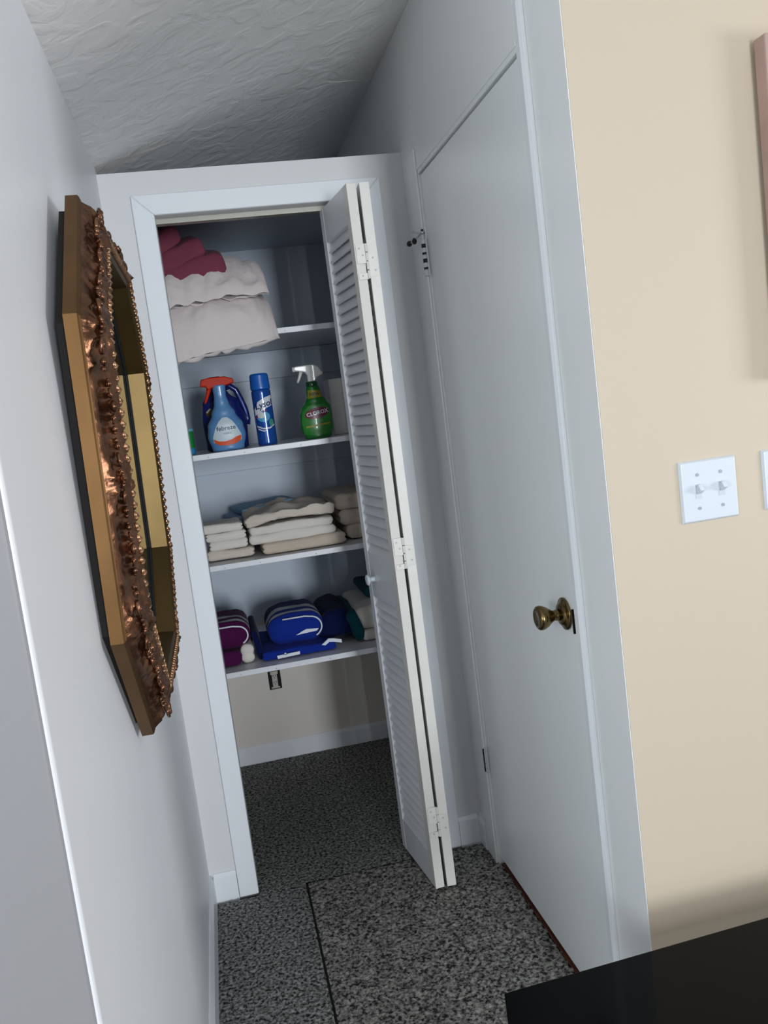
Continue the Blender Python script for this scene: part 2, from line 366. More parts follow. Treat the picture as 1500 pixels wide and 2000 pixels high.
# ================================================================== CLOSET SHELVES
YS = .37
M_nail = mat('dull_nail_metal', srgb(150, 146, 142), .6)
SH = [(1.715, 'top', 'holding the two white pillows'), (1.333, 'second', 'holding the cleaning bottles'), (.958, 'third', 'holding the white and beige towels'), (.585, 'bottom', 'holding the blue and purple striped towels')]
for z, nm, what in SH:
    t = thing('closet_shelf', 'white painted closet shelf board, %s one, %s' % (nm, what), 'shelf', (-.43, YS, z-.0095), group='white closet shelves')
    box('board', XL+.43+.001, .43-.001, 0, DEP-YS-.0005, -.0095, .0095, M_shelf, t, bevel=.0015)
    bm = bmesh.new()
    bm.free()
    for xx in (-.25, -.13, .06):
        bm = bmesh.new(); tube(bm, [(xx, -.0006, -.002), (xx, .002, -.002)], .0017, 8); from_bm('nail_head', bm, M_nail, t)
S1, S2, S3, S4 = [s[0]+.0006 for s in SH]

# ================================================================== BIFOLD DOOR
def louver_panel(name, hx, L, parent, inner):
    """panel in local coords: y 0 (hinge edge) .. L (jamb side), x 0..T thickness"""
    T = .027; z0, z1 = .014, 2.003; sw = .034
    p = bpy.data.objects.new(name, None); C.objects.link(p); p.parent = parent; p.location = (hx, 0, 0); p.empty_display_size = .02
    box('stile', 0, T, 0, sw, z0, z1, M_bif_edge, p, bevel=.0015)
    box('stile', 0, T, L-sw, L, z0, z1, M_bif, p, bevel=.0015)
    for a, b in ((z0, .118), (.845, .985), (1.905, z1)): box('rail', .0008, T-.0008, sw, L-sw, a, b, M_bif, p, bevel=.001)
    bm = bmesh.new()
    for a, b in ((.118, .845), (.985, 1.905)):
        n = round((b-a)/.0300); s = (b-a)/n
        for k in range(n):
            zc = a+(k+.5)*s
            M4 = Matrix.Translation((T/2, 0, zc)) @ Matrix.Rotation(math.radians(27), 4, 'Y')
            bx(bm, -.0032, .0032, sw-.001, L-sw+.001, -.0190, .0190, M4)
    from_bm('louver_slats', bm, M_bif, p, bevel=.0012)
    return p
bif = bpy.data.objects.new('door_2', None); C.objects.link(bif); bif.location = (-.2190, -.2365, 0)
struct(bif, 'white bifold louvered closet door folded open against the right side of the opening', 'door')
A1 = louver_panel('front_panel', 0, .291, bif, False); A1.rotation_euler = (0, 0, math.atan2(.034, .288))
A2 = louver_panel('rear_panel', .0345, .291, bif, True); A2.rotation_euler = (0, 0, math.atan2(-.012, .288))
# hinges across the two hinge edges
for z0, z1 in ((1.752, 1.845), (.962, 1.050), (.172, .262)):
    bm = bmesh.new(); zc = (z0+z1)/2
    bx(bm, .0035, .0285, -.0022, 0, zc-.005, z1); bx(bm, .0030, .0285, -.0022, 0, z0, zc-.030)
    bx(bm, .0330, .0585, -.0022, 0, z0+.006, zc+.020)
    for k in range(4):
        zz = z0+k*(z1-z0)/4; tube(bm, [(.0305, -.004, zz+.001), (.0305, -.004, zz+(z1-z0)/4-.001)], .0036, 10)
    h = from_bm('hinge', bm, M_bif_edge, bif, bevel=.0006)
    bm = bmesh.new()
    for xx, zz in ((.012, z1-.012), (.020, z1-.030), (.046, zc+.008), (.050, z0+.022), (.014, z0+.010)):
        tube(bm, [(xx, -.0026, zz), (xx, -.001, zz)], .0028, 8)
    from_bm('screw', bm, mat('painted_screw', srgb(190, 188, 184), .4), h)
# small round knob on the visible face
bm = bmesh.new()
lathe(bm, [(0, .010), (.004, .0085), (.012, .0065), (.016, .0095), (.019, .0155), (.023, .0170), (.026, .0145), (.0275, .008)],
      Matrix.Translation((0, .215, .905)) @ Matrix.Rotation(-math.pi/2, 4, 'Y'), 24)
from_bm('pull_knob', bm, M_plate, A1, smooth=True)['label'] = 'small round white knob'

# ================================================================== OUTLET (missing cover) low on back wall
t = thing('electrical_outlet', 'bare electrical outlet without cover plate low on the closet back wall', 'outlet', (-.550, DEP, .345))
box('wall_box', -.026, .026, -.0018, -.0002, -.044, .044, M_dark, t)
bm = bmesh.new(); bx(bm, -.011, .011, -.007, -.0018, -.036, .034); bx(bm, -.016, .016, -.004, -.0018, .020, .034); bx(bm, -.018, .018, -.004, -.0018, -.040, -.033)
rc = from_bm('receptacle', bm, mat('ivory_outlet_plastic', srgb(196, 192, 182), .4), t, bevel=.002)
bm = bmesh.new()
for dz in (.012, -.016):
    bx(bm, -.006, -.004, -.0082, -.0068, dz, dz+.008); bx(bm, .004, .006, -.0082, -.0068, dz, dz+.008); bx(bm, -.0015, .0015, -.0082, -.0068, dz-.007, dz-.003)
from_bm('slot', bm, M_dark, rc)

# ================================================================== MIRROR
def octagon(hw, hh, cut): return [(-hw, -hh+cut), (-hw, hh-cut), (-hw+cut, hh), (hw-cut, hh), (hw, hh-cut), (hw, -hh+cut), (hw-cut, -hh), (-hw+cut, -hh)]
mir = thing('wall_mirror', 'octagonal mirror in a carved antique gold frame hanging on the left wall', 'mirror', (XL+.0280, -.814, 1.356), (0, .0224, 0))
HW, HH, CUT = .441, .4547, .2165
def ring_pts(d):
    """octagon inset by d (perpendicular distance)"""
    k = CUT - d*(2-math.sqrt(2))
    return octagon(HW-d, HH-d, k)
def ringmesh(name, prof, mtl, closed=True, smooth=False):
    """prof: list of (inset d, height off)"""
    vs_, fs = [], []; n = len(prof)
    for d, h in prof:
        for (y, z) in ring_pts(d): vs_.append((h, y, z))
    rng = range(n) if closed else range(n-1)
    for i in rng:
        j = (i+1) % n
        for k in range(8): fs.append((i*8+k, i*8+(k+1) % 8, j*8+(k+1) % 8, j*8+k))
    o = link(name, vs_, fs, mtl, mir, smooth)
    bm = bmesh.new(); bm.from_mesh(o.data); bmesh.ops.recalc_face_normals(bm, faces=bm.faces); bm.to_mesh(o.data); bm.free()
    return o
# outer gold box moulding, inner gold lining, mirror and dark backing
ringmesh('outer_moulding', [(0, -.010), (0, .009), (.003, .0115), (.005, .011), (.007, .013), (.030, .013), (.030, -.010)], M_gold)
ringmesh('inner_moulding', [(.072, -.006), (.072, .038), (.076, .042), (.079, .041), (.083, .038), (.086, -.004), (.086, -.006)], M_goldin)
bm = bmesh.new(); prism(bm, ring_pts(.080), 'x', -.008, -.0035); gl = from_bm('mirror_glass', bm, M_mirror, mir); gl['label'] = 'silvered mirror pane'
bm = bmesh.new(); prism(bm, ring_pts(.022), 'x', -.024, -.0102); from_bm('backing_board', bm, mat('dark_backing_board', srgb(22, 18, 18), .8), mir)['label'] = 'dark backing board'
ringmesh('inner_fillet', [(.0865, -.003), (.0865, .002), (.092, .002), (.092, -.003)], M_dark)
# carved band
def band():
    vs_, fs = [], []; W = 20; cols = []; d0, d1 = .009, .075
    R0, R1 = ring_pts(d0), ring_pts(d1); cnt = 0
    segs = []
    for k in range(8):
        a0 = Vector(R0[k]); a1 = Vector(R0[(k+1) % 8]); b0 = Vector(R1[k]); b1 = Vector(R1[(k+1) % 8])
        L = (a1-a0).length; n = int(L/.0032)
        for i in range(n): segs.append((k, i/n, L, a0.lerp(a1, i/n), b0.lerp(b1, i/n)))
    for (k, u, L, a, b) in segs:
        for j in range(W+1):
            v = j/W; p = a.lerp(b, v); s = u*L
            base = .012 + .030*v**.85 + .004*math.sin(math.pi*v)
            c = min(u, 1-u)*L; mid = abs(u-.5)*L
            # leaf clusters at corners and mid-sides, plain ground between them, rope along the inner rim
            cl = max(math.exp(-(c/.060)**2), .85*math.exp(-(mid/.050)**2))
            q = Vector((p.x*42, p.y*42, 1.7+k)); t_ = noise.turbulence(q, 3, True)
            wv = noise.cell(Vector((p.x*70, p.y*70, k)))
            d = noise.voronoi(Vector((p.x*62, p.y*62, k*3)))[0]
            rel = .0030*t_ + cl*(.0085*t_ + .009*max(0, .55-d[0]*1.25))
            edge = max(0, (v-.72)/.28)
            rope = .0036*abs(math.sin(s/.0215*math.pi + v*2.5))*min(1, edge*1.6)*(1-.3*cl)
            ground = -.0070*(1-cl)*math.sin(math.pi*min(1, v/.72))**2
            taper = min(1, v*7)*min(1, (1-v)*9)
            h = base + (rel+rope+ground)*taper
            vs_.append((h, p.x, p.y))
    N = len(segs)
    for i in range(N):
        for j in range(W):
            A = i*(W+1)+j; B = ((i+1) % N)*(W+1)+j
            fs.append((A, B, B+1, A+1))
    o = link('carved_band', vs_, fs, M_carve, mir, True); o['label'] = 'carved bronze-gold leaf and scroll band'
    return o
band()
# raised scrolls, leaves and beads on the band
def ornaments():
    R = ring_pts(.040)
    def frame(k, u):
        a = Vector(R[k]); b = Vector(R[(k+1) % 8]); p = a.lerp(b, u); t_ = (b-a).normalized(); nrm = Vector((-p.x, -p.y)).normalized()
        nrm = (nrm - t_*nrm.dot(t_)).normalized(); return p, t_, nrm
    def P(p, h): return Vector((h, p.x, p.y))
    for k in range(8):
        L = (Vector(R[(k+1) % 8])-Vector(R[k])).length
        for u, big in ((0.0, 1.0), (.26, .55), (.5, .8), (.74, .55)):
            p, t_, nn = frame(k, u); bm = bmesh.new()
            if u == 0: nn = Vector((-p.x, -p.y)).normalized(); t_ = Vector((-nn.y, nn.x))
            # central lobe with fanned leaves
            for a in range(-3, 4):
                an = a*.42; dirv = (nn*math.cos(an)*-1 + t_*math.sin(an))
                c = p + dirv*.009*big + nn*.006; M4 = Matrix.Rotation(math.atan2(dirv.y, dirv.x), 4, 'X')
                ell(bm, P(c, .0345+.0015*(3-abs(a))), (.0042, .012*big, .0042*big), 10, 6, M4)
            ell(bm, P(p, .038), (.006, .009, .009), 10, 8)
            for s in (-1, 1):
                for sg in range(2):
                    c0 = p + t_*s*(.030+.030*sg)*big; pts = []
                    for q in range(15):
                        th = q/14*4.6; r = .0155*big*(1-q/18)*(1-.25*sg)
                        e = c0 + t_*s*math.cos(th)*r + nn*math.sin(th)*r*(1 if sg else -1)
                        pts.append(P(e, .0335+.003*math.sin(q*.22)))
                    tube(bm, pts, [.0040*big*(1-q/22) for q in range(15)], 7)
                    ell(bm, P(c0, .0350), (.005, .0052, .0052), 8, 6)
            from_bm('scroll_ornament', bm, M_carve, mir, smooth=True)
ornaments()
def beads():
    bm = bmesh.new(); R = ring_pts(.069)
    for k in range(8):
        a = Vector(R[k]); b = Vector(R[(k+1) % 8]); L = (b-a).length; n = round(L/.0175)
        ang = math.atan2((b-a).y, (b-a).x)
        for i in range(n):
            p = a.lerp(b, (i+.5)/n); tw = .5
            ell(bm, (.0430, p.x, p.y), (.0050, .0092, .0050), 10, 6, Matrix.Rotation(ang+tw, 4, 'X')); ell(bm, (.0445, p.x, p.y), (.0050, .0030, .0075), 8, 6, Matrix.Rotation(ang+tw, 4, 'X'))
    return from_bm('leaf_beading', bm, M_leaf, mir, smooth=True)
beads()
# hanging nail beside the frame
# ================================================================== BEIGE WALL THINGS
def switch_plate(name, label, x0, x1, z0, z1, toggles, group):
    t = thing(name, label, 'light switch', ((x0+x1)/2, YB-.0012, (z0+z1)/2), group=group)
    W, H = (x1-x0)/2, (z1-z0)/2
    bm = bmesh.new(); A = [(-W, 0, -H), (W, 0, -H), (W, 0, H), (-W, 0, H)]; s = .004
    B = [(-W+s, -.0062, -H+s), (W-s, -.0062, -H+s), (W-s, -.0062, H-s), (-W+s, -.0062, H-s)]
    va = [bm.verts.new(p) for p in A]; vb = [bm.verts.new(p) for p in B]
    bm.faces.new(va); bm.faces.new(vb)
    for i in range(4): bm.faces.new((va[i], va[(i+1) % 4], vb[(i+1) % 4], vb[i]))
    from_bm('cover_plate', bm, M_plate, t, bevel=.0012)
    for xx in toggles:
        box('toggle_slot', xx-.0058, xx+.0058, -.0070, -.0060, -.013, .013, mat('grey_slot', srgb(196, 202, 208), .4), t)
        bm = bmesh.new(); bx(bm, -.0042, .0042, -.012, .002, -.006, .006, Matrix.Translation((xx, -.0075, .002)) @ Matrix.Rotation(math.radians(-32), 4, 'X'))
        from_bm('toggle', bm, M_plate, t, bevel=.001)
        for zz in (-.0302, .0302):
            bm = bmesh.new(); tube(bm, [(xx, -.0074, zz), (xx, -.006, zz)], .0031, 14); from_bm('screw', bm, M_screw, t)
    return t
switch_plate('light_switch', 'white double toggle light switch plate on the beige wall nearest the hallway corner', .137, .251, 1.134, 1.247, (-.023, .023), 'white switch plates')
switch_plate('light_switch', 'white switch plate at the far right edge of the beige wall, below the picture', .3025, .3725, 1.136, 1.247, (0,), 'white switch plates')
pic = thing('framed_picture', 'pinkish-brown framed picture on the beige wall at the right photo edge', 'picture', (.605, YB-.0082, 1.66))
bm = bmesh.new()
for a in ((-.262, -.232, -.29, .29), (.232, .262, -.29, .29), (-.232, .232, .26, .29), (-.232, .232, -.29, -.26)): bx(bm, a[0], a[1], -.032, 0, a[2], a[3])
for xx in (-.2, .2): bx(bm, xx-.02, xx+.02, 0, .0068, .20, .24)
from_bm('picture_frame', bm, M_frame, pic, bevel=.004)
box('canvas', -.233, .233, -.018, -.006, -.261, .261, M_canvas, pic)

# ================================================================== TABLE
TZ = .45
tb = thing('dark_table', 'low glossy black table with an angled edge in the lower right foreground', 'table', (.35, -1.50, .010))
def T(x, y): return (x-.35, y+1.50)
bm = bmesh.new(); prism(bm, [T(-.332, -1.290), T(1.15, -1.243), T(1.15, -1.76), T(-.456, -1.76)], 'z', TZ-.038, TZ-.010)
from_bm('table_top', bm, M_table, tb, bevel=.0012)
bm = bmesh.new(); prism(bm, [T(-.28, -1.35), T(1.08, -1.31), T(1.08, -1.69), T(-.36, -1.69)], 'z', TZ-.095, TZ-.038)
from_bm('apron', bm, M_table, tb)
for x, y in ((-.265, -1.375), (1.055, -1.34), (1.055, -1.665), (-.325, -1.665)):
    box('leg', x-.35-.02, x-.35+.02, y+1.50-.02, y+1.50+.02, 0, TZ-.095, M_table, tb, bevel=.003)

# ================================================================== SOFT GOODS
def slab_mesh(name, dims, mtl, parent=None, rf=.9, layers=2, groove=.006, puff=.004, seed=0, res=(34, 20, 16), bend=None, mats=None, spread=0.0):
    """rounded folded-cloth block centred at origin; layers = visible folds"""
    hx, hy, hz = [d/2 for d in dims]; r = min(hx, hy, hz)*rf; idx = {}; vs_ = []; fs = []
    nx, ny, nz = res
    def vid(i, j, k):
        key = (i, j, k)
        if key in idx: return idx[key]
        # denser samples near the ends
        u, v, w_ = [math.sin(math.pi/2*(2*t-1)) for t in (i/nx, j/ny, k/nz)]
        P = Vector((u*hx, v*hy, w_*hz)); q = Vector((max(-hx+r, min(hx-r, P.x)), max(-hy+r*.6, min(hy-r*.6, P.y)), max(-hz+r, min(hz-r, P.z))))
        d = P-q; n = d.normalized() if d.length > 1e-9 else Vector((0, 0, 0))
        rr = Vector((r*n.x, r*.6*n.y, r*n.z)); P2 = q+rr
        t = (P2.z/hz+1)/2*layers; g = (1-abs(math.sin(math.pi*t))**.55)*groove
        side = max(abs(P2.x)/hx, abs(P2.y)/hy)
        if side > .82 and layers > 1:
            f = (side-.82)/.18; P2.x -= g*f*(1 if P2.x > 0 else -1)*(abs(P2.x)/hx)**4; P2.y -= g*f*(1 if P2.y > 0 else -1)*(abs(P2.y)/hy)**4
            lay = int(t); P2.x += spread*noise.noise(Vector((lay*3.1, seed, 1)))*(abs(P2.x)/hx)**2*(1 if P2.x > 0 else -1); P2.y += spread*noise.noise(Vector((lay*3.1, seed, 5)))*(abs(P2.y)/hy)**2
        s = Vector((P2.x*14+seed*7.3, P2.y*14, P2.z*20)); dv = noise.noise_vector(s)
        P2 += Vector((dv.x*puff*.8, dv.y*puff*.8, (dv.z*puff if w_ > -.6 else 0)))
        P2.z += (noise.noise(Vector((P2.x*45+seed, P2.y*30, P2.z*60)))*puff*.35 if w_ > -.6 else 0)
        if bend: P2 = bend(P2)
        idx[key] = len(vs_); vs_.append(P2); return idx[key]
    for i in range(nx):
        for j in range(ny):
            fs.append((vid(i, j, 0), vid(i, j+1, 0), vid(i+1, j+1, 0), vid(i+1, j, 0))); fs.append((vid(i, j, nz), vid(i+1, j, nz), vid(i+1, j+1, nz), vid(i, j+1, nz)))
    for i in range(nx):
        for k in range(nz):
            fs.append((vid(i, 0, k), vid(i+1, 0, k), vid(i+1, 0, k+1), vid(i, 0, k+1))); fs.append((vid(i, ny, k), vid(i, ny, k+1), vid(i+1, ny, k+1), vid(i+1, ny, k)))
    for j in range(ny):
        for k in range(nz):
            fs.append((vid(0, j, k), vid(0, j, k+1), vid(0, j+1, k+1), vid(0, j+1, k))); fs.append((vid(nx, j, k), vid(nx, j+1, k), vid(nx, j+1, k+1), vid(nx, j, k+1)))
    return link(name, vs_, fs, mtl, parent, True, mats)
def towel(name, label, cat, x0, x1, y0, y1, z0, z1, mtl, rot=0.0, group=None, tilt=0.0, **k):
    o = slab_mesh(name, (x1-x0, y1-y0, z1-z0), mtl, **k)
    o.location = ((x0+x1)/2, (y0+y1)/2, (z0+z1)/2); o.rotation_euler = (0, tilt, rot)
    return tag(o, label, cat, group)

# --- pillows
def pillow(name, label, x0, x1, y0, y1, zb, th, droop, seed):
    hx, hy = (x1-x0)/2, (y1-y0)/2; nu, nv = 56, 56; vs_, fs = [], []
    cx, cy = (x0+x1)/2, (y0+y1)/2
    def pos(u, v, side):
        pin = 1-.06*(1-abs(v)**2)*abs(u)**3; pin2 = 1-.07*(1-abs(u)**2)*abs(v)**3
        x = hx*u*(pin if u > 0 else 1); y = hy*v*pin2
        e = max(0, (1-abs(u)**3.0))**.62*max(0, (1-abs(v)**3.0))**.62
        z = th/2*e*side
        # gathered creases running in from the corners and ends
        r = noise.noise(Vector((u*2.6+seed, v*2.2, side*.4))); r2 = noise.noise(Vector((u*6+seed*2, v*3.5, side)))
        cr = abs(noise.noise(Vector((u*3.6+v*1.7+seed, v*4.1-u*1.2, 4.2+side))))
        edge = 1-.55*e
        z += side*(.013*r+.008*r2-.030*max(0, .16-cr)*4*edge)*min(1, e*2.2)
        y += .006*r2*(1-e)+.016*noise.noise(Vector((u*6.5+seed*3, v*1.4, side*.7)))*min(1, e*2)
        z0_ = z+th/2
        wx, wy = cx+x, cy+y
        # the front part sags over the shelf edge
        f = max(0, min(1, (YS+.02-wy)/.17)); f = f*f*(3-2*f)
        y -= .045*4*f*(1-f)*(1 if side > 0 else .2)*(1-.5*abs(u)**4); z0_ += .012*noise.noise(Vector((u*5+seed, f*3, side)))*4*f*(1-f)
        g = max(0, min(1, (-.425-wx)/.30)); z0_ -= droop*f*(.74+.26*g)
        return Vector((x, y, z0_))
    for side in (1, -1):
        for j in range(nv+1):
            for i in range(nu+1):
                u = math.sin((2*i/nu-1)*math.pi/2); v = math.sin((2*j/nv-1)*math.pi/2)
                vs_.append(pos(u, v, side))
    off = (nu+1)*(nv+1)
    for j in range(nv):
        for i in range(nu):
            a = j*(nu+1)+i; fs.append((a, a+1, a+nu+2, a+nu+1)); fs.append((off+a, off+a+nu+1, off+a+nu+2, off+a+1))
    o = link(name, vs_, fs, M_pillow, None, True)
    bm = bmesh.new(); bm.from_mesh(o.data); bmesh.ops.remove_doubles(bm, verts=bm.verts, dist=.0008); bmesh.ops.recalc_face_normals(bm, faces=bm.faces); bm.to_mesh(o.data); bm.free()
    o.data.polygons.foreach_set('use_smooth', [True]*len(o.data.polygons))
    o.location = (cx, cy, zb); return tag(o, label, 'pillow', 'white pillows on the top shelf')
pillow('pillow', 'white pillow sagging over the edge of the top closet shelf, lower of the two', -.853, -.402, .225, .90, S1+.004, .168, .185, 1.0)
pillow('pillow', 'white pillow lying directly under the burgundy cloth, upper of the two', -.853, -.415, .262, .90, S1+.146, .115, .175, 5.3)
bz = S1+.226
bl = thing('folded_blanket', 'folded burgundy cloth piled on top of the white pillows', 'blanket', (-.695, .515, bz))
for i, (px_, pz_, w_, h, an) in enumerate(((-.672, 1.918, .268, .078, 10), (-.722, 1.958, .240, .064, 20), (-.764, 1.996, .185, .055, 28))):
    q = slab_mesh('blanket_fold', (w_, .46, h), M_burg, bl, rf=.7, layers=1, puff=.012, seed=i*3+2, bend=lambda p: Vector((p.x, p.y, p.z-.040*max(0, min(1, (-.10-p.y)/.14)))))
    q.location = (px_+.695, 0, pz_+.022-bz); q.rotation_euler = (0, -math.radians(an), 0)

# --- third shelf: white and beige towels
G3 = 'white hand towels stacked at the left of the third shelf'
zz = S3+.004
for i, (x0, x1, h, lab) in enumerate(((-.735, -.570, .034, 'lowest'), (-.722, -.588, .032, 'second lowest'), (-.732, -.590, .030, 'second highest'), (-.745, -.600, .030, 'topmost'))):
    towel('folded_hand_towel', 'small folded white hand towel left on the third shelf, %s of its stack' % lab, 'towel', x0, x1, .44+.004*i, .62, zz, zz+h, M_towelw if i else M_towelc, rot=.02*(i-1), group=G3, layers=2, groove=.007, puff=.006, seed=i+1, spread=.008)
    zz += h-.001
towel('folded_cloth', 'dark slate folded cloth behind the white hand towels, under the light blue sheets', 'cloth', -.700, -.400, .70, .95, S3+.003, S3+.092, M_slate, layers=3, seed=3, rot=.08)
towel('folded_sheet', 'light blue folded sheet behind the white towels, lower of the two', 'sheet', -.640, -.395, .70, .93, S3+.094, S3+.122, M_ltblue, layers=1, seed=4, rot=.12, group='light blue folded sheets', tilt=-.05)
towel('folded_sheet', 'light blue folded sheet behind the white towels, topmost of the two', 'sheet', -.610, -.390, .71, .93, S3+.124, S3+.150, M_ltblue, layers=1, seed=5, rot=.16, group='light blue folded sheets', tilt=-.06)
zz = S3+.003
towel('folded_bath_towel', 'flat beige bath towel on the third shelf beneath the thick white towels', 'towel', -.548, -.250, .405, .80, zz, zz+.040, M_towelb, layers=2, groove=.006, puff=.005, seed=6)
towel('folded_bath_towel', 'thick white folded bath towel in the middle of the third shelf, lower one', 'towel', -.585, -.282, .420, .78, zz+.038, zz+.071, M_towelw, layers=1, groove=.006, puff=.007, seed=7, rf=.98)
towel('folded_bath_towel', 'thick white folded bath towel in the middle of the third shelf, upper one', 'towel', -.582, -.285, .425, .78, zz+.070, zz+.100, M_towelw, layers=1, groove=.006, puff=.008, seed=8, rf=.98)
def crumple(p):
    q = Vector(p); t = (q.x+.15)/.3
    q.z += .014*math.sin(t*3.1)-.030*max(0, .45-t)+.012*noise.noise(Vector((q.x*16, q.y*9, 2)))
    return q
towel('crumpled_towel', 'crumpled white and beige towel draped on the middle stack of the third shelf', 'towel', -.590, -.278, .435, .78, zz+.100, zz+.138, M_towelc, layers=1, puff=.016, seed=11, rf=.9, bend=crumple)
for i, (h, lab) in enumerate(((.050, 'lowest'), (.058, 'middle'), (.056, 'topmost'))):
    towel('folded_bath_towel', 'beige folded bath towel partly behind the louvered door, %s of its stack' % lab, 'towel', -.262-.008*(i == 2)+.02*(i == 0), -.03, .47, .86, S3+.003+sum((.050, .058, .056)[:i]), S3+.003+sum((.050, .058, .056)[:i+1])-.001, M_towelb, layers=2 if i else 1, groove=.005, puff=.007, seed=20+i, group='beige bath towels at the right of the third shelf')

# --- bottom shelf
W_, B_, N_, P_ = srgb(196, 204, 208), srgb(20, 46, 140), srgb(12, 28, 92), srgb(74, 16, 66)
M_bs = stripe_mat('blue_white_striped_terry', (B_, W_, B_, W_, N_), (.032, .062, .105, .150), 'Y')
M_ps = stripe_mat('plum_white_striped_terry', (P_, W_, P_, W_, P_), (.032, .060, .095, .130), 'Y')
def rolltowel(name, label, x0, x1, y0, y1, z0, z1, smat, base, edge_mat, side, group):
    t = thing(name, label, 'towel', ((x0+x1)/2, y0, z0), group=group)
    W, D, H = x1-x0, y1-y0, z1-z0
    def bend(p):
        q = Vector(p); q.y += D/2; q.z += H/2
        if q.x*side < 0: q.z -= .10*max(0, -q.x*side-W*.15)*(q.z/H)
        return q
    slab_mesh('towel_body', (W, D, H), smat, t, rf=1.0, layers=1, puff=.005, seed=9, bend=bend)
    # rolled edge seen from the front: pale hem curling round the outer end
    bm = bmesh.new(); pts = []
    for q in range(19):
        a = -1.15+2.6*q/18
        pts.append((side*(W/2-H*.46+math.cos(a)*H*.36), -.0045, H*.52+math.sin(a)*H*.36*.95))
    pts.append((side*(W/2-H*.62), -.005, H*.90)); pts.append((side*(W/2-H*1.35), -.004, H*.90))
    tube(bm, pts, .0030, 6); from_bm('hem', bm, edge_mat, t, smooth=True)
    return t
t = rolltowel('striped_towel', 'blue towel with white stripes folded thick in the middle of the bottom shelf', -.567, -.365, .465, .74, S4+.034, S4+.142, M_bs, M_blue, M_tag, 1, 'striped towels')
bm = bmesh.new(); prism(bm, [(-.005, .034), (.070, .038), (.078, .045), (.035, .050), (.020, .045)], 'y', -.0052, -.0038); from_bm('white_hem_edge', bm, M_tag, t)
tw = towel('folded_towel', 'royal blue towel with white labels lying flat under the striped blue towel', 'towel', -.600, -.335, .420, .76, S4+.003, S4+.036, M_blue, layers=2, puff=.006, seed=12)
tagm = bmesh.new(); prism(tagm, [(-.080, -.012), (-.002, -.009), (-.001, .002), (-.082, -.001)], 'y', -.177, -.1725); prism(tagm, [(-.060, -.002), (-.052, .006), (-.045, -.002)], 'y', -.177, -.1730)
from_bm('label', tagm, M_tag, tw)
tagm = bmesh.new(); prism(tagm, [(.078, .010), (.090, .006), (.106, .016), (.120, .014), (.150, .006), (.150, .018), (.122, .026), (.104, .028)], 'y', -.177, -.1705)
from_bm('label', tagm, M_tag, tw)
towel('folded_towel', 'dark navy towel standing folded to the left of the royal blue towel', 'towel', -.619, -.597, .455, .72, S4+.003, S4+.112, M_navy, layers=1, puff=.003, seed=13, tilt=-.16)
def hump(p):
    q = Vector(p); q.z += .020*math.sin((q.x+.07)*18); q.z -= .25*max(0, q.x-.02); return q
towel('bunched_towel', 'dark navy towel bunched between the striped towel and the teal towel', 'towel', -.385, -.245, .475, .80, S4+.010, S4+.112, M_navy, layers=1, puff=.008, seed=14, bend=hump)
towel('draped_towel', 'dark teal towel squeezed beside the white towel on the bottom shelf', 'towel', -.275, -.232, .450, .78, S4+.008, S4+.120, M_teal, layers=1, puff=.006, seed=15, tilt=-.30)
towel('folded_bath_towel', 'white folded bath towel at the right end of the bottom shelf, lower one', 'towel', -.235, -.030, .455, .82, S4+.003, S4+.040, M_towelw, layers=1, puff=.004, seed=16)
towel('folded_bath_towel', 'plump white folded bath towel at the right end of the bottom shelf, upper one', 'towel', -.250, -.030, .470, .82, S4+.041, S4+.128, M_towelw, layers=1, puff=.010, seed=17)
towel('folded_towel', 'teal folded towel on top of the white towels behind the louvered door', 'towel', -.190, -.040, .58, .84, S4+.134, S4+.168, M_teal, layers=1, puff=.005, seed=18)
rolltowel('striped_towel', 'plum purple towel with white stripes folded at the left end of the bottom shelf', -.800, -.628, .455, .72, S4+.056, S4+.150, M_ps, M_purple, M_tag, 1, 'striped towels')
towel('folded_towel', 'plain plum purple towel under the plum striped towel', 'towel', -.820, -.668, .425, .70, S4+.003, S4+.056, M_purple, layers=1, puff=.004, seed=21)
towel('folded_towel', 'white folded towel between the plum and the blue towels on the bottom shelf', 'towel', -.672, -.622, .436, .74, S4+.003, S4+.070, M_towelw, layers=2, puff=.004, seed=22)

# ================================================================== BOTTLES
def prof_at(P, z):
    if z <= P[0][0]: return P[0][1:]
    for a, b in zip(P, P[1:]):
        if z <= b[0]:
            t = (z-a[0])/(b[0]-a[0]); t = t*t*(3-2*t)
            return tuple(a[i]+(b[i]-a[i])*t for i in (1, 2, 3))
    return P[-1][1:]
def body(name, P, mtl, parent, n=40, m=44, e=2.3):
    """P: (z, half width x, half depth y, x offset)"""
    vs_, fs = [], []; z0, z1 = P[0][0], P[-1][0]
    for j in range(m+1):
        z = z0+(z1-z0)*j/m; hx, hy, ox = prof_at(P, z)
        for k in range(n):
            a = 2*math.pi*k/n; c, s = math.cos(a), math.sin(a)
            vs_.append((ox+hx*abs(c)**(2/e)*(1 if c > 0 else -1), hy*abs(s)**(2/e)*(1 if s > 0 else -1), z))
    for j in range(m):
        for k in range(n): fs.append((j*n+k, j*n+(k+1) % n, (j+1)*n+(k+1) % n, (j+1)*n+k))
    fs.append(tuple(range(n))[::-1]); fs.append(tuple(range(m*n, m*n+n)))
    return link(name, vs_, fs, mtl, parent, True)
def surf(P, x, z, e=2.3, off=.0008):
    hx, hy, ox = prof_at(P, z); hx += off; hy += off; q = min(.995, abs((x-ox)/hx))
    return -hy*(1-q**e)**(1/e)
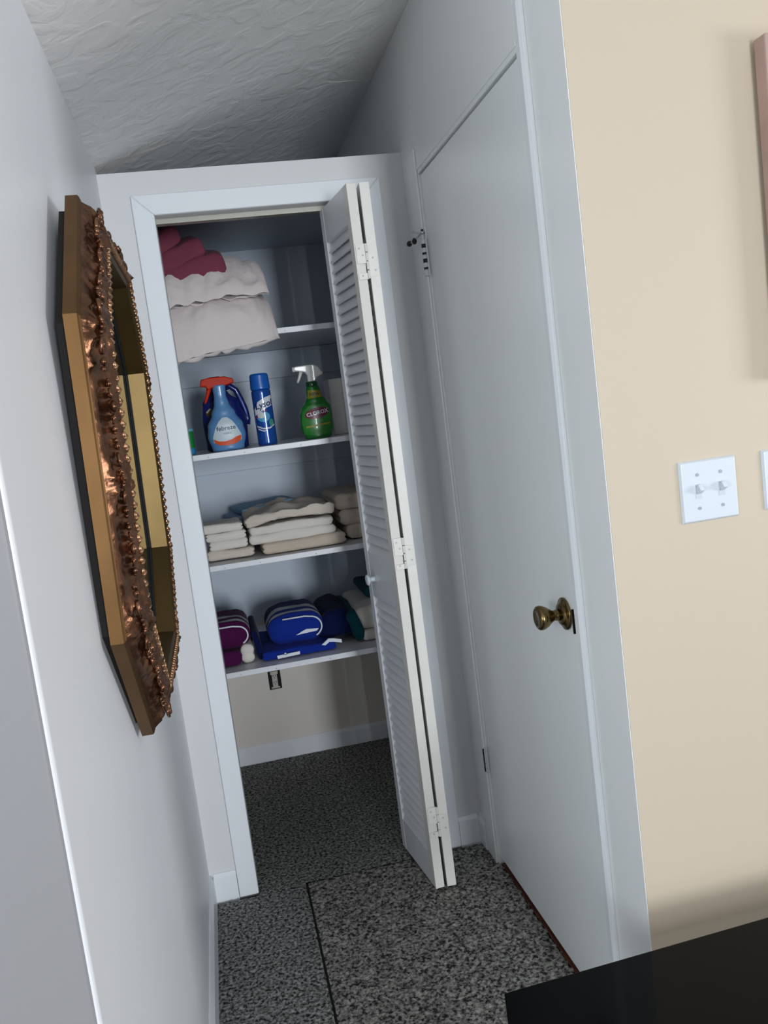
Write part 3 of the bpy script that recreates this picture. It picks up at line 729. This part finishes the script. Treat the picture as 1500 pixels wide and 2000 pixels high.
def decal(name, P, outline, mtl, parent, e=2.3, off=.0008, step=.004):
    """outline: 2D polygon (x,z) laid on the front surface"""
    bm = bmesh.new(); vs_ = [bm.verts.new((x, 0, z)) for x, z in outline]; f = bm.faces.new(vs_)
    xs = [p[0] for p in outline]; zs = [p[1] for p in outline]
    t = min(xs)+step
    while t < max(xs):
        bmesh.ops.bisect_plane(bm, geom=list(bm.verts)+list(bm.edges)+list(bm.faces), plane_co=(t, 0, 0), plane_no=(1, 0, 0)); t += step
    t = min(zs)+step
    while t < max(zs):
        bmesh.ops.bisect_plane(bm, geom=list(bm.verts)+list(bm.edges)+list(bm.faces), plane_co=(0, 0, t), plane_no=(0, 0, 1)); t += step
    bmesh.ops.triangulate(bm, faces=bm.faces)
    for v in bm.verts: v.co.y = surf(P, v.co.x, v.co.z, e, off)
    for f in bm.faces:
        f.normal_update()
        if f.normal.y > 0: f.normal_flip()
    me = bpy.data.meshes.new(name); bm.to_mesh(me); bm.free(); o = bpy.data.objects.new(name, me); C.objects.link(o); me.materials.append(mtl); o.parent = parent
    me.polygons.foreach_set('use_smooth', [True]*len(me.polygons)); return o
def ellip(cx, cz, a, b, n=28, rot=0): return [(cx+a*math.cos(t)*math.cos(rot)-b*math.sin(t)*math.sin(rot), cz+a*math.cos(t)*math.sin(rot)+b*math.sin(t)*math.cos(rot)) for t in [2*math.pi*k/n for k in range(n)]]
def text(name, s, P, cx, cz, size, mtl, parent, e=2.3, off=.0016, rot=0, shear=0, sx=1.0, bold=.0):
    cu = bpy.data.curves.new(name+'_c', 'FONT'); cu.body = s; cu.size = size; cu.align_x = 'CENTER'; cu.align_y = 'CENTER'; cu.shear = shear; cu.resolution_u = 2; cu.offset = bold
    o = bpy.data.objects.new(name+'_t', cu); C.objects.link(o)
    dg = bpy.context.evaluated_depsgraph_get(); me = bpy.data.meshes.new_from_object(o.evaluated_get(dg)); bpy.data.objects.remove(o); bpy.data.curves.remove(cu)
    c, sn = math.cos(rot), math.sin(rot)
    for v in me.vertices:
        x, z = v.co.x*sx, v.co.y; X, Z = cx+x*c-z*sn, cz+x*sn+z*c; v.co = (X, surf(P, X, Z, e, off), Z)
    me.name = name; ob = bpy.data.objects.new(name, me); C.objects.link(ob); me.materials.clear(); me.materials.append(mtl); ob.parent = parent
    return ob
def plast(n, c, r=.22, **k): return mat(n, c, r, coat=.3, **k)
M_white = plast('white_plastic', srgb(226, 224, 218), .4)
M_ink = mat('navy_ink', srgb(22, 36, 96), .4)

# fabric freshener bottle
ft = thing('spray_bottle', 'light blue fabric freshener spray bottle with an orange trigger on the second shelf', 'spray bottle', (-.607, .455, S2))
FP = [(0, .050, .034, 0), (.004, .054, .037, 0), (.050, .064, .042, 0), (.085, .060, .040, 0), (.125, .040, .029, -.001), (.160, .025, .021, -.003), (.185, .0205, .018, -.004), (.212, .0215, .018, -.004), (.222, .024, .019, -.003)]
body('bottle_body', FP, plast('periwinkle_plastic', srgb(92, 142, 192), .28), ft)
M_fl = mat('pale_label', srgb(206, 220, 226), .4)
lb = decal('label', FP, [(-.046, .030), (-.020, .024), (.020, .024), (.046, .032), (.048, .050), (.036, .078), (.022, .100), (.008, .112), (-.008, .112), (-.022, .100), (-.036, .078), (-.048, .048)], M_fl, ft); lb['label'] = 'pale label with word and orange wave'
decal('orange_wave', FP, [(-.047, .043), (-.030, .034), (-.008, .032), (.012, .036), (.030, .044), (.047, .048), (.044, .032), (.028, .022), (0, .018), (-.028, .020), (-.044, .030)], mat('orange_print', srgb(226, 92, 48), .4), lb, off=.0014)
text('word', 'febreze', FP, 0, .076, .0215, M_ink, lb, bold=.0002, rot=.04)
text('small_print', 'FABRIC', FP, .003, .058, .0095, mat('grey_ink', srgb(120, 130, 150), .5), lb)
M_or = mat('orange_plastic', srgb(200, 44, 4), .5, spec=.25)
bm = bmesh.new()
prism(bm, [(-.066, .222), (-.060, .246), (-.030, .250), (.020, .249), (.044, .240), (.050, .231), (.046, .224), (.020, .2185), (-.010, .216), (-.030, .214), (-.038, .208), (-.050, .222)], 'y', -.015, .015)
th = from_bm('trigger_head', bm, M_or, ft, bevel=.006, seg=3); th['label'] = 'orange trigger head'
bm = bmesh.new(); tube(bm, [(-.036, 0, .222), (-.040, 0, .205), (-.047, 0, .188), (-.054, 0, .172), (-.057, 0, .166)], [.010, .0075, .006, .005, .003], 10); from_bm('trigger_lever', bm, M_or, ft, smooth=True)
# navy jug behind
jg = thing('detergent_jug', 'dark navy blue jug with a side handle standing behind the light blue spray bottle', 'jug', (-.606, .575, S2))
JP = [(0, .066, .040, 0), (.006, .074, .044, 0), (.10, .078, .046, 0), (.165, .066, .040, -.004), (.200, .040, .030, -.012), (.214, .024, .022, -.014), (.234, .024, .022, -.014)]
M_nv = plast('navy_plastic', srgb(20, 34, 104), .25)
body('jug_body', JP, M_nv, jg)
bm = bmesh.new(); tube(bm, [(.010, 0, .212), (.034, 0, .222), (.054, 0, .205), (.068, 0, .170), (.078, 0, .135), (.082, 0, .100), (.078, 0, .080)], [.010, .012, .011, .010, .010, .010, .010], 12); hd = from_bm('jug_handle', bm, M_nv, jg, smooth=True)
bm = bmesh.new(); tube(bm, [(.058, -.0105, .190), (.070, -.0105, .160), (.079, -.0105, .125), (.082, -.010, .105)], [.002, .0034, .0034, .0016], 8); from_bm('pale_stripe', bm, mat('pale_blue_print', srgb(110, 130, 200), .3), hd, smooth=True)
decal('label', JP, ellip(-.045, .135, .016, .010, rot=.5), mat('amber_print', srgb(96, 74, 34), .4), jg)
decal('label', JP, [(-.060, .138), (-.046, .150), (-.040, .148), (-.054, .134)], mat('cream_print', srgb(196, 190, 170), .4), jg, off=.0014)
bm = bmesh.new(); tube(bm, [(-.014, 0, .234), (-.014, 0, .258)], .021, 20); from_bm('jug_cap', bm, M_nv, jg, bevel=.002)

# disinfectant can
lt = thing('aerosol_can', 'tall blue disinfectant aerosol can with a blue cap, between the two spray bottles', 'spray can', (-.470, .500, S2))
R = .0335
LP = [(0, R-.002, R-.002, 0), (.003, R, R, 0), (.186, R, R, 0), (.192, R-.003, R-.003, 0)]
M_lb = mat('printed_blue_metal', srgb(30, 84, 172), .16, metal=.25, coat=.4)
body('can_body', LP, M_lb, lt, e=2.0, n=48)
CPf = [(0, R-.001, R-.001, 0), (.002, R+.0006, R+.0006, 0), (.048, R-.001, R-.001, 0), (.054, R-.0045, R-.0045, 0), (.0555, R-.009, R-.009, 0)]
cp = body('can_cap', CPf, plast('blue_cap_plastic', srgb(22, 98, 190), .35), lt, e=2.0, n=48); cp.location = (0, 0, .192); cp['label'] = 'plain blue plastic cap'
wh = mat('white_print', srgb(226, 230, 240), .2, coat=.4)
lb = decal('label', LP, [(-.0315, .124), (-.018, .150), (.004, .162), (.0315, .170), (.0325, .136), (.012, .128), (-.010, .116), (-.030, .104)], wh, lt, e=2.0)
text('word', 'Lysol', LP, .000, .139, .030, M_ink, lb, e=2.0, shear=.25, rot=.22, bold=.0006, sx=.98)
decal('red_swoosh', LP, [(-.030, .100), (-.010, .112), (.010, .122), (.010, .118), (-.010, .107), (-.029, .094)], mat('red_print', srgb(150, 40, 70), .3), lb, e=2.0, off=.0012)
decal('label', LP, ellip(-.004, .098, .022, .018), mat('sky_print', srgb(92, 168, 214), .2, coat=.4), lt, e=2.0)
decal('label', LP, ellip(-.012, .104, .012, .011), mat('lemon_white_print', srgb(214, 222, 216), .2, coat=.4), lt, e=2.0, off=.0016)
decal('label', LP, [(-.030, .070), (-.010, .060), (.012, .060), (.030, .070), (.030, .066), (.012, .055), (-.010, .055), (-.029, .064)], wh, lt, e=2.0)
decal('label', LP, [(-.028, .060), (-.010, .051), (.006, .050), (-.010, .047), (-.027, .055)], wh, lt, e=2.0)
decal('label', LP, ellip(.020, .075, .008, .014), mat('green_print', srgb(70, 150, 130), .3, coat=.4), lt, e=2.0)

# green cleaner bottle
ct = thing('spray_bottle', 'green cleaner spray bottle with a white trigger on the second shelf', 'spray bottle', (-.290, .505, S2))
KP = [(0, .042, .028, 0), (.004, .048, .031, 0), (.040, .058, .034, -.001), (.085, .0575, .034, 0), (.110, .052, .032, .004), (.130, .038, .028, .006), (.148, .027, .023, .004), (.165, .026, .022, .002), (.180, .0235, .020, .001), (.186, .015, .015, .001)]
body('bottle_body', KP, plast('green_plastic', srgb(26, 116, 40), .18), ct)
lb = decal('label', KP, [(-.050, .018), (-.020, .012), (.020, .012), (.048, .018), (.054, .060), (.052, .094), (.030, .118), (-.020, .116), (-.048, .098), (-.054, .060)], mat('green_label', srgb(52, 132, 52), .3, coat=.3), ct)
decal('oval_badge', KP, ellip(.002, .088, .044, .0185, rot=.14), mat('maroon_print', srgb(118, 34, 60), .3), lb, off=.0014)
text('word', 'CLOROX', KP, .003, .088, .0185, wh, lb, rot=.14, off=.0022, bold=.0005, sx=1.02)
decal('yellow_line', KP, [(-.042, .045), (.044, .052), (.044, .046), (-.042, .039)], mat('yellow_print', srgb(156, 150, 44), .4), lb, off=.0014)
text('small_print', 'CLEANER', KP, .000, .060, .009, mat('pale_green_ink', srgb(140, 190, 140), .4), lb, rot=.06)
decal('neck_label', KP, [(-.022, .140), (.028, .142), (.024, .166), (-.018, .170)], mat('amber_green_print', srgb(150, 140, 36), .4), ct)
text('neck_print', 'NEW', KP, .003, .154, .015, mat('dark_green_ink', srgb(20, 56, 24), .5), ct, bold=.0003)
bm = bmesh.new(); lathe(bm, [(.180, .0195), (.183, .021), (.196, .021), (.199, .017)], None, 24); from_bm('collar', bm, plast('dark_green_collar', srgb(14, 74, 40), .3), ct, smooth=True)
bm = bmesh.new(); prism(bm, [(-.0125, .198), (.0125, .198), (.022, .212), (.046, .222), (.030, .250), (.014, .258), (-.046, .257), (-.056, .254), (-.055, .240), (-.040, .238), (-.030, .236), (-.018, .232), (-.012, .222)], 'y', -.0105, .0105)
th = from_bm('trigger_head', bm, M_white, ct, bevel=.004, seg=3); th['label'] = 'white trigger head'
bm = bmesh.new(); tube(bm, [(-.060, 0, .247), (-.052, 0, .247)], [.0085, .0095], 14); from_bm('nozzle', bm, M_white, ct)
bm = bmesh.new(); tube(bm, [(-.030, 0, .240), (-.036, 0, .225), (-.044, 0, .207), (-.048, 0, .200)], [.0075, .006, .0045, .0035], 10); from_bm('trigger_lever', bm, M_white, ct, smooth=True)

# green tub at far left
gt = thing('small_canister', 'small green canister with a light blue lid, half hidden by the left casing', 'canister', (-.752, .470, S2))
GP = [(0, .032, .032, 0), (.003, .0335, .0335, 0), (.078, .0335, .0335, 0), (.081, .030, .030, 0)]
body('canister_body', GP, plast('clear_green_plastic', srgb(30, 150, 60), .2), gt, e=2)
body('blue_band', [(0, .0340, .0340, 0), (.022, .0340, .0340, 0)], plast('aqua_band', srgb(50, 150, 205), .25), gt, e=2, m=4).location = (0, 0, .0015)
body('lid', [(0, .036, .036, 0), (.008, .0365, .0365, 0), (.010, .034, .034, 0)], plast('pale_aqua_lid', srgb(120, 190, 210), .3), gt, e=2, m=8).location = (0, 0, .080)
# white carton behind the louvered door
bxw = thing('white_carton', 'plain off-white carton at the right end of the second shelf beside the green bottle', 'carton', (-.135, .700, S2))
box('carton_body', -.078, .078, -.07, .07, 0, .205, mat('off_white_card', srgb(206, 204, 198), .6), bxw, bevel=.002)
box('flap', -.074, .074, -.0712, -.0702, .150, .203, mat('off_white_card_flap', srgb(210, 208, 203), .6), bxw)
